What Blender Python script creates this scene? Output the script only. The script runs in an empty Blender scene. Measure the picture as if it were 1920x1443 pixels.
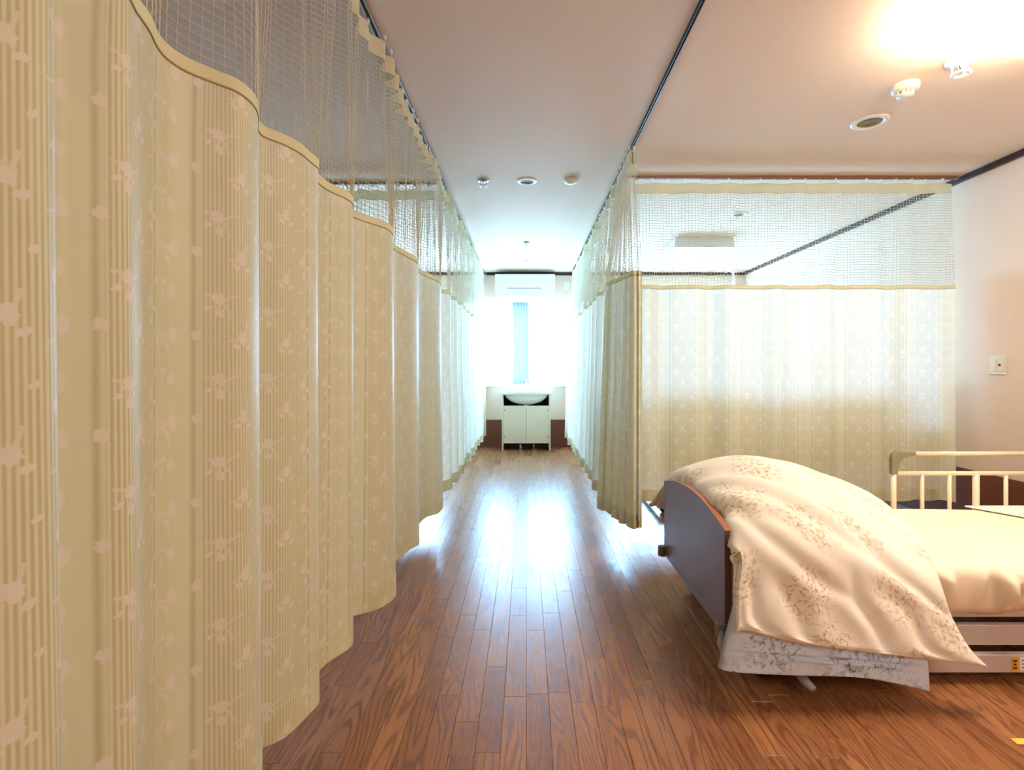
import bpy, bmesh, math, random
import numpy as np
from mathutils import Vector, Matrix, Euler
random.seed(7); np.random.seed(7)
S = bpy.context.scene
COL = S.collection
PI = math.pi
# ------------------------------------------------------------------ camera, world, exposure
H = 2.60; CH = 1.175; F = 960.0
XL, XR, YN, YF = -3.24, 3.24, -2.4, 7.62
cam = bpy.data.objects.new('camera', bpy.data.cameras.new('camera'))
COL.objects.link(cam)
cam.location = (0, 0, CH); cam.rotation_euler = (PI/2, 0, 0)
cam.data.sensor_width = 36; cam.data.lens = 36*F/1920
cam.data.shift_x = -27/1920; cam.data.shift_y = -31.5/1920
cam.data.clip_start = 0.02
S.camera = cam
w = bpy.data.worlds.new('sky'); S.world = w; w.use_nodes = True
w.node_tree.nodes['Background'].inputs[0].default_value = (0.36, 0.66, 1.0, 1)
w.node_tree.nodes['Background'].inputs[1].default_value = 28.0
S.view_settings.view_transform = 'Standard'; S.view_settings.look = 'None'
S.view_settings.gamma = 1; S.view_settings.use_curve_mapping = False
S.view_settings.exposure = 1.33
S.cycles.use_denoising = True
S.cycles.max_bounces = 10; S.cycles.diffuse_bounces = 6; S.cycles.transparent_max_bounces = 24
S.cycles.transmission_bounces = 8; S.cycles.glossy_bounces = 4
S.cycles.sample_clamp_indirect = 6.0
S.cycles.caustics_reflective = False; S.cycles.caustics_refractive = False
LAMP_COL = (1.0, 0.84, 0.65); LAMP_STR = 12.0
WINS = [('window_1', -0.95, 0.95), ('window_2', 1.28, 3.0), ('window_3', -3.0, -1.28)]
WZ0, WZ1 = 0.93, 2.12
for n, a, b in WINS:
    l = bpy.data.lights.new(n+'_portal', 'AREA'); l.shape = 'RECTANGLE'; l.size = b-a; l.size_y = WZ1-WZ0
    l.cycles.is_portal = True
    o = bpy.data.objects.new('sky_portal', l); COL.objects.link(o)
    o.location = ((a+b)/2, YF+0.17, (WZ0+WZ1)/2); o.rotation_euler = (-PI/2, 0, 0)

# ------------------------------------------------------------------ helpers
def lin(c): return tuple(((v/255)/12.92 if v/255 <= .04045 else ((v/255+.055)/1.055)**2.4) for v in c)
def rgba(c): return (*lin(c), 1)
def newmat(name):
    m = bpy.data.materials.new(name); m.use_nodes = True
    nt = m.node_tree; b = nt.nodes['Principled BSDF']
    return m, nt, b
def mat(name, col, rough=.5, metal=0, bump=0, bscale=300, var=0, vscale=5, coat=0, trans=0, emis=None, estr=0, squash=None):
    m, nt, b = newmat(name)
    b.inputs['Base Color'].default_value = rgba(col)
    b.inputs['Roughness'].default_value = rough; b.inputs['Metallic'].default_value = metal
    b.inputs['Coat Weight'].default_value = coat; b.inputs['Transmission Weight'].default_value = trans
    geo = nt.nodes.new('ShaderNodeTexCoord')
    src = geo.outputs['Object']
    if squash:
        mp = nt.nodes.new('ShaderNodeMapping'); mp.inputs['Scale'].default_value = squash
        nt.links.new(src, mp.inputs[0]); src = mp.outputs[0]
    if bump or var:
        n = nt.nodes.new('ShaderNodeTexNoise'); n.inputs['Scale'].default_value = bscale; n.inputs['Detail'].default_value = 3
        nt.links.new(src, n.inputs['Vector'])
        if bump:
            bp = nt.nodes.new('ShaderNodeBump'); bp.inputs['Strength'].default_value = bump; bp.inputs['Distance'].default_value = .002
            nt.links.new(n.outputs[0], bp.inputs['Height']); nt.links.new(bp.outputs[0], b.inputs['Normal'])
    if var:
        r = nt.nodes.new('ShaderNodeMix'); r.data_type = 'RGBA'
        r.inputs[6].default_value = rgba(tuple(max(0, c*(1-var)) for c in col)); r.inputs[7].default_value = rgba(tuple(min(255, c*(1+var)) for c in col))
        nt.links.new(n.outputs[0], r.inputs[0]); nt.links.new(r.outputs[2], b.inputs['Base Color'])
    if emis:
        b.inputs['Emission Color'].default_value = (*emis, 1); b.inputs['Emission Strength'].default_value = estr
    return m
class NB:
    """tiny node expression builder"""
    def __init__(s, nt): s.nt = nt
    def m(s, op, a, b=None, c=None, clamp=False):
        n = s.nt.nodes.new('ShaderNodeMath'); n.operation = op; n.use_clamp = clamp
        for i, v in enumerate((a, b, c)):
            if v is None: continue
            if isinstance(v, (int, float)): n.inputs[i].default_value = v
            else: s.nt.links.new(v, n.inputs[i])
        return n.outputs[0]
    def mix(s, f, a, b):
        n = s.nt.nodes.new('ShaderNodeMix'); n.data_type = 'RGBA'
        for i, v in ((0, f), (6, a), (7, b)):
            if isinstance(v, (int, float)): n.inputs[i].default_value = v
            elif isinstance(v, tuple): n.inputs[i].default_value = v
            else: s.nt.links.new(v, n.inputs[i])
        return n.outputs[2]
def mesh_obj(name, verts, faces, m=None, parent=None, smooth=False, loc=None):
    me = bpy.data.meshes.new(name)
    me.from_pydata([tuple(v) for v in verts], [], faces)
    if smooth: me.shade_smooth()
    if m: me.materials.append(m)
    o = bpy.data.objects.new(name, me); COL.objects.link(o)
    if parent: o.parent = parent
    if loc: o.location = loc
    return o
def np_obj(name, V, Q, m, parent=None, smooth=True, uv=None):
    me = bpy.data.meshes.new(name)
    V = np.asarray(V, np.float32); Q = np.asarray(Q, np.int32)
    me.vertices.add(len(V)); me.vertices.foreach_set('co', V.ravel())
    me.loops.add(Q.size); me.loops.foreach_set('vertex_index', Q.ravel())
    me.polygons.add(len(Q)); me.polygons.foreach_set('loop_start', np.arange(0, Q.size, Q.shape[1], dtype=np.int32))
    me.update(calc_edges=True)
    if uv is not None:
        l = me.uv_layers.new(name='UVMap'); l.data.foreach_set('uv', np.asarray(uv, np.float32)[Q.ravel()].ravel())
    me.shade_smooth() if smooth else me.shade_flat()
    me.materials.append(m)
    o = bpy.data.objects.new(name, me); COL.objects.link(o)
    if parent: o.parent = parent
    return o
def bm_obj(name, bm, m, parent=None, smooth=False, bevel=0, seg=2, loc=None):
    me = bpy.data.meshes.new(name)
    if bevel:
        bmesh.ops.bevel(bm, geom=[e for e in bm.edges if e.is_manifold and e.calc_face_angle(0) > .6], offset=bevel, segments=seg, affect='EDGES', profile=.5)
    bmesh.ops.recalc_face_normals(bm, faces=bm.faces)
    bm.to_mesh(me); bm.free()
    if smooth: me.shade_smooth()
    if m: me.materials.append(m)
    o = bpy.data.objects.new(name, me); COL.objects.link(o)
    if parent: o.parent = parent
    if loc: o.location = loc
    return o
def bbox(bm, a, b, rot=None):
    mid = [(p+q)/2 for p, q in zip(a, b)]; d = [abs(q-p) for p, q in zip(a, b)]
    M = Matrix.Translation(mid) @ (rot or Matrix.Identity(4)) @ Matrix.Diagonal((*d, 1))
    bmesh.ops.create_cube(bm, size=1, matrix=M)
def box(name, a, b, m, parent=None, bevel=0, seg=2):
    bm = bmesh.new(); bbox(bm, a, b)
    return bm_obj(name, bm, m, parent, bevel=bevel, seg=seg, smooth=False)
def bcyl(bm, p0, p1, r0, r1=None, seg=20):
    p0, p1 = Vector(p0), Vector(p1); d = p1-p0
    M = Matrix.Translation((p0+p1)/2) @ d.to_track_quat('Z', 'Y').to_matrix().to_4x4()
    bmesh.ops.create_cone(bm, cap_ends=True, segments=seg, radius1=r0, radius2=r0 if r1 is None else r1, depth=d.length, matrix=M)
def cyl(name, p0, p1, r, m, parent=None, seg=20, r1=None, bevel=0):
    bm = bmesh.new(); bcyl(bm, p0, p1, r, r1, seg)
    o = bm_obj(name, bm, m, parent, bevel=bevel)
    for p in o.data.polygons: p.use_smooth = len(p.vertices) == 4
    return o
def lathe(name, prof, m, parent=None, seg=32, loc=(0, 0, 0), smooth=True):
    V = []; n = len(prof)
    for i in range(seg):
        a = 2*PI*i/seg
        for r, z in prof: V.append((loc[0]+r*math.cos(a), loc[1]+r*math.sin(a), loc[2]+z))
    Fc = [[i*n+j, ((i+1) % seg)*n+j, ((i+1) % seg)*n+j+1, i*n+j+1] for i in range(seg) for j in range(n-1)]
    o = mesh_obj(name, V, Fc, m, parent, smooth=smooth)
    return o
def tube(name, pts, r, m, parent=None, seg=10):
    pts = [Vector(p) for p in pts]; V = []; Fc = []
    up = Vector((0, 0, 1))
    for i, p in enumerate(pts):
        t = (pts[min(i+1, len(pts)-1)]-pts[max(i-1, 0)]).normalized()
        a = t.cross(up); a = a.normalized() if a.length > .05 else t.cross(Vector((0, 1, 0))).normalized()
        b = t.cross(a).normalized(); rr = r[i] if isinstance(r, (list, tuple)) else r
        for k in range(seg):
            q = 2*PI*k/seg; V.append(p+a*math.cos(q)*rr+b*math.sin(q)*rr)
    for i in range(len(pts)-1):
        for k in range(seg): Fc.append([i*seg+k, i*seg+(k+1) % seg, (i+1)*seg+(k+1) % seg, (i+1)*seg+k])
    Fc.append(list(range(seg))[::-1]); Fc.append([(len(pts)-1)*seg+k for k in range(seg)])
    return mesh_obj(name, V, Fc, m, parent, smooth=True)
def tag(o, label=None, cat=None, group=None, kind=None):
    if label: o['label'] = label
    if cat: o['category'] = cat
    if group: o['group'] = group
    if kind: o['kind'] = kind
    return o
def empty(name, loc, label=None, cat=None, group=None, kind=None):
    o = bpy.data.objects.new(name, None); COL.objects.link(o); o.location = loc
    o.empty_display_size = .1
    return tag(o, label, cat, group, kind)
def adopt(root):
    """children were modelled in world coordinates: keep them there under a root that stands elsewhere"""
    M = Matrix.Translation(-root.location)
    for c in root.children:
        c.location = c.location - root.location
def cr(pts, n):
    """Catmull-Rom through pts (k,d) resampled to n"""
    P = np.asarray(pts, float); k = len(P); t = np.linspace(0, k-1, n)
    i = np.clip(t.astype(int), 0, k-2); f = (t-i)[:, None]
    g = lambda j: P[np.clip(j, 0, k-1)]
    p0, p1, p2, p3 = g(i-1), g(i), g(i+1), g(i+2)
    return .5*((2*p1)+(-p0+p2)*f+(2*p0-5*p1+4*p2-p3)*f*f+(-p0+3*p1-3*p2+p3)*f**3)
def resample(P, step):
    d = np.r_[0, np.cumsum(np.hypot(*np.diff(P, axis=0).T))]
    n = max(2, int(round(d[-1]/step))+1); s = np.linspace(0, d[-1], n)
    return np.stack([np.interp(s, d, P[:, 0]), np.interp(s, d, P[:, 1])], 1), s

# ------------------------------------------------------------------ materials
M_ceil = mat('ceiling_paper', (230, 208, 188), .9, bump=.35, bscale=260, var=.03, squash=(.35, 1, 1))
M_wall = mat('wall_paper', (230, 210, 192), .9, bump=.3, bscale=240, var=.02, squash=(1, 1, .4))
M_wains = mat('wainscot_brown', (108, 60, 40), .5, bump=.1, bscale=300, var=.12)
M_crown = mat('dark_wood_trim', (52, 30, 24), .5, var=.1, bscale=30)
M_white = mat('white_plastic', (238, 238, 236), .35)
M_offwhite = mat('offwhite_plastic', (228, 224, 208), .4)
M_alu = mat('aluminium', (170, 172, 175), .35, metal=1)
M_sash = mat('white_sash', (205, 212, 220), .4)
M_chrome = mat('chrome', (225, 228, 232), .1, metal=1)
M_rail = mat('rail_grey', (150, 146, 138), .4, metal=.6)
M_rail_dark = mat('rail_dark', (46, 40, 38), .45, metal=.3)
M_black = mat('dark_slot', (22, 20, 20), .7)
M_ceramic = mat('ceramic', (245, 245, 245), .12, coat=.5)
M_cab = mat('cream_laminate', (226, 210, 192), .45, var=.02, bscale=60)
M_grey = mat('grey_plastic', (120, 116, 106), .5)
M_capgrey = mat('cap_grey', (132, 130, 108), .5)
M_cream = mat('cream_enamel', (240, 222, 196), .35)
M_frame = mat('bed_frame_paint', (198, 190, 194), .45)
M_rubber = mat('rubber', (35, 33, 34), .7)
M_clear = mat('frosted_plastic', (190, 205, 215), .3, trans=.3)
M_yellow = mat('yellow_tape', (250, 215, 90), .5)
M_orange = mat('orange_sticker', (225, 165, 40), .5)
M_ink = mat('ink', (60, 40, 20), .6)
M_baffle = mat('downlight_baffle', (140, 128, 88), .5)
M_lampbody = mat('lamp_body', (240, 238, 232), .5)
M_sheet = mat('sheet_cotton', (246, 236, 216), .9, bump=.15, bscale=500)
M_pad = mat('pad_cotton', (240, 240, 238), .9, bump=.15, bscale=400)

m, nt, b = newmat('lamp_diffuser')
b.inputs['Base Color'].default_value = (.9, .9, .85, 1); b.inputs['Emission Color'].default_value = (*LAMP_COL, 1); b.inputs['Emission Strength'].default_value = LAMP_STR
M_lamp = m
M_lamp_fill = m.copy(); M_lamp_fill.name = 'fill_lamp_diffuser'; M_lamp_fill.node_tree.nodes['Principled BSDF'].inputs['Emission Strength'].default_value = 9  # emitter of the added fill lamp behind the camera
M_lamp_fill.node_tree.nodes['Principled BSDF'].inputs['Emission Color'].default_value = (1, .90, .75, 1)
# glass: thin pane, mostly transparent
m, nt, b = newmat('window_glass'); nt.nodes.remove(b)
out = nt.nodes['Material Output']; tr = nt.nodes.new('ShaderNodeBsdfTransparent'); tr.inputs[0].default_value = (.93, .96, .97, 1)
gl = nt.nodes.new('ShaderNodeBsdfGlossy'); gl.inputs['Roughness'].default_value = .03
mx = nt.nodes.new('ShaderNodeMixShader'); mx.inputs[0].default_value = .06
nt.links.new(tr.outputs[0], mx.inputs[1]); nt.links.new(gl.outputs[0], mx.inputs[2]); nt.links.new(mx.outputs[0], out.inputs[0])
M_glass = m

def cloth_shader(nt, color, transl, transp=0.0, rough=.9, tcol=None, sheen=0.0):
    nt.nodes.remove(nt.nodes['Principled BSDF'])
    out = nt.nodes['Material Output']
    d = nt.nodes.new('ShaderNodeBsdfDiffuse'); t = nt.nodes.new('ShaderNodeBsdfTranslucent'); mx = nt.nodes.new('ShaderNodeMixShader')
    mx.inputs[0].default_value = transl
    for n in (d, t):
        if isinstance(color, tuple): n.inputs[0].default_value = color
        else: nt.links.new(color, n.inputs[0])
    if tcol: 
        for l in list(t.inputs[0].links): nt.links.remove(l)
        t.inputs[0].default_value = tcol
    nt.links.new(d.outputs[0], mx.inputs[1]); nt.links.new(t.outputs[0], mx.inputs[2]); res = mx.outputs[0]
    if sheen:
        g = nt.nodes.new('ShaderNodeBsdfGlossy'); g.inputs['Roughness'].default_value = .5
        lw = nt.nodes.new('ShaderNodeLayerWeight'); lw.inputs[0].default_value = .5; N = NB(nt)
        fac = N.m('ADD', N.m('MULTIPLY', N.m('POWER', lw.outputs['Facing'], 3.5), sheen), .045)
        m3 = nt.nodes.new('ShaderNodeMixShader'); nt.links.new(fac, m3.inputs[0])
        nt.links.new(res, m3.inputs[1]); nt.links.new(g.outputs[0], m3.inputs[2]); res = m3.outputs[0]
    if transp:
        tp = nt.nodes.new('ShaderNodeBsdfTransparent'); m2 = nt.nodes.new('ShaderNodeMixShader'); m2.inputs[0].default_value = transp
        nt.links.new(res, m2.inputs[1]); nt.links.new(tp.outputs[0], m2.inputs[2]); res = m2.outputs[0]
    nt.links.new(res, out.inputs[0])
def simple_cloth(name, col, transl, transp=0.0):
    m, nt, b = newmat(name); cloth_shader(nt, rgba(col), transl, transp); return m
M_sheer = simple_cloth('sheer_voile', (244, 247, 250), .5, .35)
M_sheer_thin = simple_cloth('sheer_voile_thin', (244, 247, 250), .5, .6)
M_sheer2 = simple_cloth('sheer_voile_dense', (196, 204, 216), .035, .004)
M_net = simple_cloth('net_cord', (238, 235, 218), .3)
M_tape = simple_cloth('heading_tape', (236, 233, 212), .35)
M_hem = simple_cloth('hem_cloth', (240, 238, 208), .28)
M_stitch = simple_cloth('stitch_thread', (168, 156, 104), .1)

def curtain_material(name='curtain_jacquard', transl=.38):
    m, nt, b = newmat(name); N = NB(nt)
    uv = nt.nodes.new('ShaderNodeUVMap'); sp = nt.nodes.new('ShaderNodeSeparateXYZ'); nt.links.new(uv.outputs[0], sp.inputs[0])
    U0, V0 = sp.outputs[0], sp.outputs[1]
    TU, TV = 28.0, 17.0
    uc = N.m('MULTIPLY', U0, 100.0); vc = N.m('MULTIPLY', V0, 100.0)
    U = N.m('MODULO', N.m('ADD', uc, TU*40), TU); V = N.m('MODULO', N.m('ADD', vc, TV*20), TV)
    ell = [(6, 13, 1.45, 1.15, 0), (6.4, 9.9, .95, .8, 0), (4.2, 11, 1.0, .42, 30), (11, 5, 1.5, 1.3, 0), (9.4, 3.1, 1.15, .5, -25), (12.6, 3.0, 1.2, .5, 30),
           (17.2, 10.6, 1.4, 1.15, 0), (19.5, 9.3, 1.0, .55, -30), (17.8, 7.1, 1.0, .85, 0), (20, 14.9, 1.15, .45, 22), (23.0, 15.0, 1.1, .48, 14), (22.6, 12.6, .45, 1.05, -10),
           (25.2, 13.4, 1.25, 1.2, 0), (25.6, 4.9, 1.3, 1.45, 0), (24.2, 2.6, .9, .45, -35), (2.2, 5.2, 1.2, 1.0, 0), (13.6, 13.5, .9, .45, 40), (20.8, 3.4, .6, 1.0, 25)]
    acc = None
    nz = nt.nodes.new('ShaderNodeTexNoise'); nz.inputs['Scale'].default_value = 130; nz.inputs['Detail'].default_value = 1
    nt.links.new(uv.outputs[0], nz.inputs['Vector'])
    wob = N.m('MULTIPLY', N.m('SUBTRACT', nz.outputs[0], .5), 2.6)
    for (cu, cv, ru, rv, ang) in ell:
        ru *= .82; rv *= 1.1
        a = math.radians(ang); du = N.m('SUBTRACT', U, cu); dv = N.m('SUBTRACT', V, cv)
        if ang:
            e = N.m('ADD', N.m('MULTIPLY', du, math.cos(a)/ru), N.m('MULTIPLY', dv, math.sin(a)/ru))
            f = N.m('ADD', N.m('MULTIPLY', du, -math.sin(a)/rv), N.m('MULTIPLY', dv, math.cos(a)/rv))
        else:
            e = N.m('DIVIDE', du, ru); f = N.m('DIVIDE', dv, rv)
        d = N.m('ADD', N.m('MULTIPLY', e, e), N.m('MULTIPLY', f, f))
        acc = d if acc is None else N.m('MINIMUM', acc, d)
    acc = N.m('ADD', acc, wob)
    flower = N.m('MULTIPLY', N.m('SUBTRACT', 1.15, acc), 2.5, clamp=True)
    arcs = [(15.2, 6.6, 4.6, 1, -1), (10.2, 9.2, 4.6, -1, 1), (22.2, 10.3, 4.8, -1, 1), (8.0, 8.4, 4.2, 1, -1), (24.6, 9.0, 4.4, -1, -1), (3.4, 9.0, 4.6, 1, 1), (20.2, 0.4, 4.6, 1, 1)]
    st = None
    for (cu, cv, r, su, sv) in arcs:
        du = N.m('SUBTRACT', U, cu); dv = N.m('SUBTRACT', V, cv)
        d = N.m('ABSOLUTE', N.m('SUBTRACT', N.m('SQRT', N.m('ADD', N.m('MULTIPLY', du, du), N.m('MULTIPLY', dv, dv))), r))
        k = N.m('MULTIPLY', N.m('GREATER_THAN', N.m('MULTIPLY', du, su), 0), N.m('GREATER_THAN', N.m('MULTIPLY', dv, sv), 0))
        s_ = N.m('MULTIPLY', N.m('SUBTRACT', 1.0, N.m('MULTIPLY', d, 2.4), clamp=True), k)
        st = s_ if st is None else N.m('MAXIMUM', st, s_)
    light = N.m('MAXIMUM', flower, N.m('MULTIPLY', st, 1.0))
    # pinstripe band u 3..19, plain band 19..31
    band = N.m('MULTIPLY', N.m('MULTIPLY', N.m('SUBTRACT', U, 2.5), 2, clamp=True), N.m('MULTIPLY', N.m('SUBTRACT', 18.5, U), 2, clamp=True))
    pin = N.m('MULTIPLY', N.m('ADD', N.m('MULTIPLY', N.m('SINE', N.m('MULTIPLY', uc, 2*PI/.8)), 1.6), .5, clamp=True), band)
    def line(c, wd):
        return N.m('SUBTRACT', 1.0, N.m('MULTIPLY', N.m('ABSOLUTE', N.m('SUBTRACT', U, c)), 1/wd), clamp=True)
    edge = N.m('MAXIMUM', line(1.6, .8), line(19.4, .8))
    soft = line(23.5, 5.0)
    col = N.mix(N.m('MULTIPLY', soft, .55), rgba((244, 247, 214)), rgba((222, 228, 178)))
    col = N.mix(N.m('MULTIPLY', pin, .75), col, rgba((204, 200, 146)))
    col = N.mix(N.m('MULTIPLY', edge, .8), col, rgba((190, 196, 126)))
    col = N.mix(N.m('MULTIPLY', light, .95), col, rgba((255, 250, 238)))
    cloth_shader(nt, col, transl, tcol=rgba((242, 238, 234)), sheen=.5)
    return m
M_curtain = curtain_material()
M_curtain_heavy = curtain_material('curtain_jacquard_lined', .25)

# wood planks
def wood():
    m, nt, b = newmat('oak_flooring'); N = NB(nt)
    geo = nt.nodes.new('ShaderNodeNewGeometry'); at = nt.nodes.new('ShaderNodeAttribute'); at.attribute_name = 'tone'
    sp = nt.nodes.new('ShaderNodeSeparateXYZ'); nt.links.new(geo.outputs['Position'], sp.inputs[0])
    sc = nt.nodes.new('ShaderNodeSeparateColor'); nt.links.new(at.outputs['Color'], sc.inputs[0])
    r1, r2, r3 = sc.outputs
    def vec(x, y, z):
        c = nt.nodes.new('ShaderNodeCombineXYZ')
        for i, v in enumerate((x, y, z)):
            if isinstance(v, (int, float)): c.inputs[i].default_value = v
            else: nt.links.new(v, c.inputs[i])
        return c.outputs[0]
    X, Y = sp.outputs[0], sp.outputs[1]
    off = N.m('MULTIPLY', r2, 60)
    n1 = nt.nodes.new('ShaderNodeTexNoise'); n1.inputs['Detail'].default_value = 1.2; n1.inputs['Scale'].default_value = 1
    nt.links.new(vec(N.m('ADD', N.m('MULTIPLY', X, 14), off), N.m('ADD', N.m('MULTIPLY', Y, 1.5), off), off), n1.inputs['Vector'])
    rings = N.m('SINE', N.m('MULTIPLY', n1.outputs[0], N.m('ADD', N.m('MULTIPLY', r3, 50), 55)))
    rings = N.m('POWER', N.m('ADD', N.m('MULTIPLY', rings, .5), .5), 2.2)
    n2 = nt.nodes.new('ShaderNodeTexNoise'); n2.inputs['Scale'].default_value = 1; n2.inputs['Detail'].default_value = 4
    nt.links.new(vec(N.m('MULTIPLY', X, 420), N.m('MULTIPLY', Y, 14), off), n2.inputs['Vector'])
    base = N.mix(r1, rgba((146, 94, 58)), rgba((178, 122, 78)))
    base = N.mix(N.m('MULTIPLY', rings, .72), base, rgba((104, 60, 36)))
    pore = N.m('MULTIPLY', N.m('SUBTRACT', n2.outputs[0], .52), 6, clamp=True)
    base = N.mix(N.m('MULTIPLY', pore, .45), base, rgba((108, 62, 36)))
    nt.links.new(base, b.inputs['Base Color'])
    b.inputs['Roughness'].default_value = .30; b.inputs['Specular IOR Level'].default_value = .55
    nt.links.new(N.m('ADD', N.m('MULTIPLY', rings, .06), .25), b.inputs['Roughness'])
    bp = nt.nodes.new('ShaderNodeBump'); bp.inputs['Strength'].default_value = .25; bp.inputs['Distance'].default_value = .0005
    nt.links.new(N.m('SUBTRACT', 1.0, N.m('ADD', N.m('MULTIPLY', rings, .5), N.m('MULTIPLY', pore, .4))), bp.inputs['Height'])
    nt.links.new(bp.outputs[0], b.inputs['Normal'])
    return m
M_wood = wood()
M_board = mat('bed_board_wood', (112, 76, 66), .36, var=.12, bscale=26, squash=(1, .15, 1), bump=.05)
M_boardedge = mat('bed_board_edge', (176, 112, 76), .45, var=.08, bscale=40)

def floral(name, ground, p1, p2, scale=1.0, amt=.8):
    m, nt, b = newmat(name); N = NB(nt)
    uv = nt.nodes.new('ShaderNodeUVMap')
    nz = nt.nodes.new('ShaderNodeTexNoise'); nz.inputs['Scale'].default_value = 22*scale; nz.inputs['Detail'].default_value = 3
    nt.links.new(uv.outputs[0], nz.inputs[0])
    ad = nt.nodes.new('ShaderNodeMixRGB'); ad.blend_type = 'ADD'; ad.inputs[0].default_value = .045/scale
    nt.links.new(uv.outputs[0], ad.inputs[1]); nt.links.new(nz.outputs['Color'], ad.inputs[2])
    big = nt.nodes.new('ShaderNodeTexVoronoi'); big.voronoi_dimensions = '2D'; big.inputs['Scale'].default_value = 2.9*scale; big.inputs['Randomness'].default_value = .8
    nt.links.new(ad.outputs[0], big.inputs['Vector'])
    mask = N.m('MULTIPLY', N.m('SUBTRACT', .47, big.outputs['Distance']), 5, clamp=True)
    sm = nt.nodes.new('ShaderNodeTexVoronoi'); sm.voronoi_dimensions = '2D'; sm.inputs['Scale'].default_value = 24*scale; sm.feature = 'DISTANCE_TO_EDGE'
    nt.links.new(ad.outputs[0], sm.inputs['Vector'])
    line = N.m('SUBTRACT', 1.0, N.m('MULTIPLY', sm.outputs['Distance'], 9), clamp=True)
    sm2 = nt.nodes.new('ShaderNodeTexVoronoi'); sm2.voronoi_dimensions = '2D'; sm2.inputs['Scale'].default_value = 30*scale
    nt.links.new(ad.outputs[0], sm2.inputs['Vector'])
    n2 = nt.nodes.new('ShaderNodeTexNoise'); n2.inputs['Scale'].default_value = 45*scale; n2.inputs['Detail'].default_value = 2
    nt.links.new(uv.outputs[0], n2.inputs[0])
    patch = N.m('MULTIPLY', N.m('SUBTRACT', n2.outputs[0], .47), 7, clamp=True)
    leaf = N.m('MULTIPLY', N.m('SUBTRACT', .34, sm2.outputs['Distance']), 7, clamp=True)
    col = N.mix(N.m('MULTIPLY', N.m('MULTIPLY', mask, leaf), .55*amt), rgba(ground), rgba(p1))
    col = N.mix(N.m('MULTIPLY', N.m('MULTIPLY', mask, N.m('MULTIPLY', line, patch)), .9*amt), col, rgba(p2))
    cloth_shader(nt, col, .12)
    return m
M_duvet = floral('duvet_print', (250, 246, 240), (214, 186, 138), (160, 126, 78), 1.45, .95)
M_duvet2 = floral('duvet_lining_print', (216, 230, 255), (140, 158, 180), (70, 88, 108), 1.3, 1.2)  # bluish print, ground tinted bluer to stand in for daylight on the lining

# ------------------------------------------------------------------ setting: floor with planks
fl = box('floor', (XL, YN, -.06), (XR, YF, -.0105), M_black); tag(fl, kind='structure')
PW = 6.48/82
planks = []
for i in range(82):
    x0 = XL+i*PW; y = YN-random.random()*.6
    while y < YF:
        L = random.choice([.3, .45, .6, .75, .9, .9, 1.1]); a, c = max(y, YN), min(y+L, YF)
        if c-a > .02: planks.append((x0, x0+PW, a, c, random.random(), random.random(), random.random()))
        y += L
def area(p):
    x0, x1, a, c = p[:4]; xm = (x0+x1)/2
    a = max(a, 1.46)
    if c <= a or xm < -.66: return 0
    px = 987+F*xm/c
    if px > 1925: return 0
    if xm > .66 and c > 3.8: return 0
    if xm > .95 and 1.95 < (a+c)/2 < 2.8: return 0
    ya, yc = F*CH/a, F*CH/c
    return (x1-x0)*F*(1/a+1/c)/2*(ya-yc)
planks.sort(key=area, reverse=True)
def plank_geo(p, V, Q, C):
    x0, x1, a, c, r1, r2, r3 = p; g = .0002; e = .0009
    x0 += g; x1 -= g; a += g; c -= g; n = len(V); zt = r1*.0003
    V += [(x0, a, -.0103), (x1, a, -.0103), (x1, c, -.0103), (x0, c, -.0103), (x0, a, zt-.0012), (x1, a, zt-.0012), (x1, c, zt-.0012), (x0, c, zt-.0012),
          (x0+e, a+e, zt), (x1-e, a+e, zt), (x1-e, c-e, zt), (x0+e, c-e, zt)]
    Q += [[n+8, n+9, n+10, n+11]]
    for k in range(4):
        j = (k+1) % 4
        Q += [[n+k, n+j, n+4+j, n+4+k], [n+4+k, n+4+j, n+8+j, n+8+k]]
    C += [(r1, r2, r3, 1)]*12
def plank_obj(name, ps):
    V, Q, C = [], [], []
    for p in ps: plank_geo(p, V, Q, C)
    o = np_obj(name, V, Q, M_wood, fl, smooth=False)
    at = o.data.color_attributes.new('tone', 'FLOAT_COLOR', 'POINT'); at.data.foreach_set('color', np.asarray(C, np.float32).ravel())
    return o
for p in planks[:300]: plank_obj('plank', [p])
tag(plank_obj('planks', planks[300:]), kind='stuff')

# walls, ceiling
tag(box('ceiling', (XL-.1, YN-.1, H), (XR+.1, YF+.2, H+.1), M_ceil), kind='structure')
tag(box('wall_right', (XR, YN-.1, -.06), (XR+.1, YF+.2, H), M_wall), kind='structure')
tag(box('wall_left', (XL-.1, YN-.1, -.06), (XL, YF+.2, H), M_wall), kind='structure')
tag(box('wall_near', (XL, YN-.1, -.06), (XR, YN, H), M_wall), kind='structure')
bm = bmesh.new()
bbox(bm, (XL, YF, -.06), (XR, YF+.15, WZ0)); bbox(bm, (XL, YF, WZ1), (XR, YF+.15, H))
xs = [XL]+[v for n, a, b_ in sorted(WINS, key=lambda q: q[1]) for v in (a, b_)]+[XR]
for k in range(0, len(xs), 2): bbox(bm, (xs[k], YF, WZ0), (xs[k+1], YF+.15, WZ1))
tag(bm_obj('wall_far', bm, M_wall), kind='structure')
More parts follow.
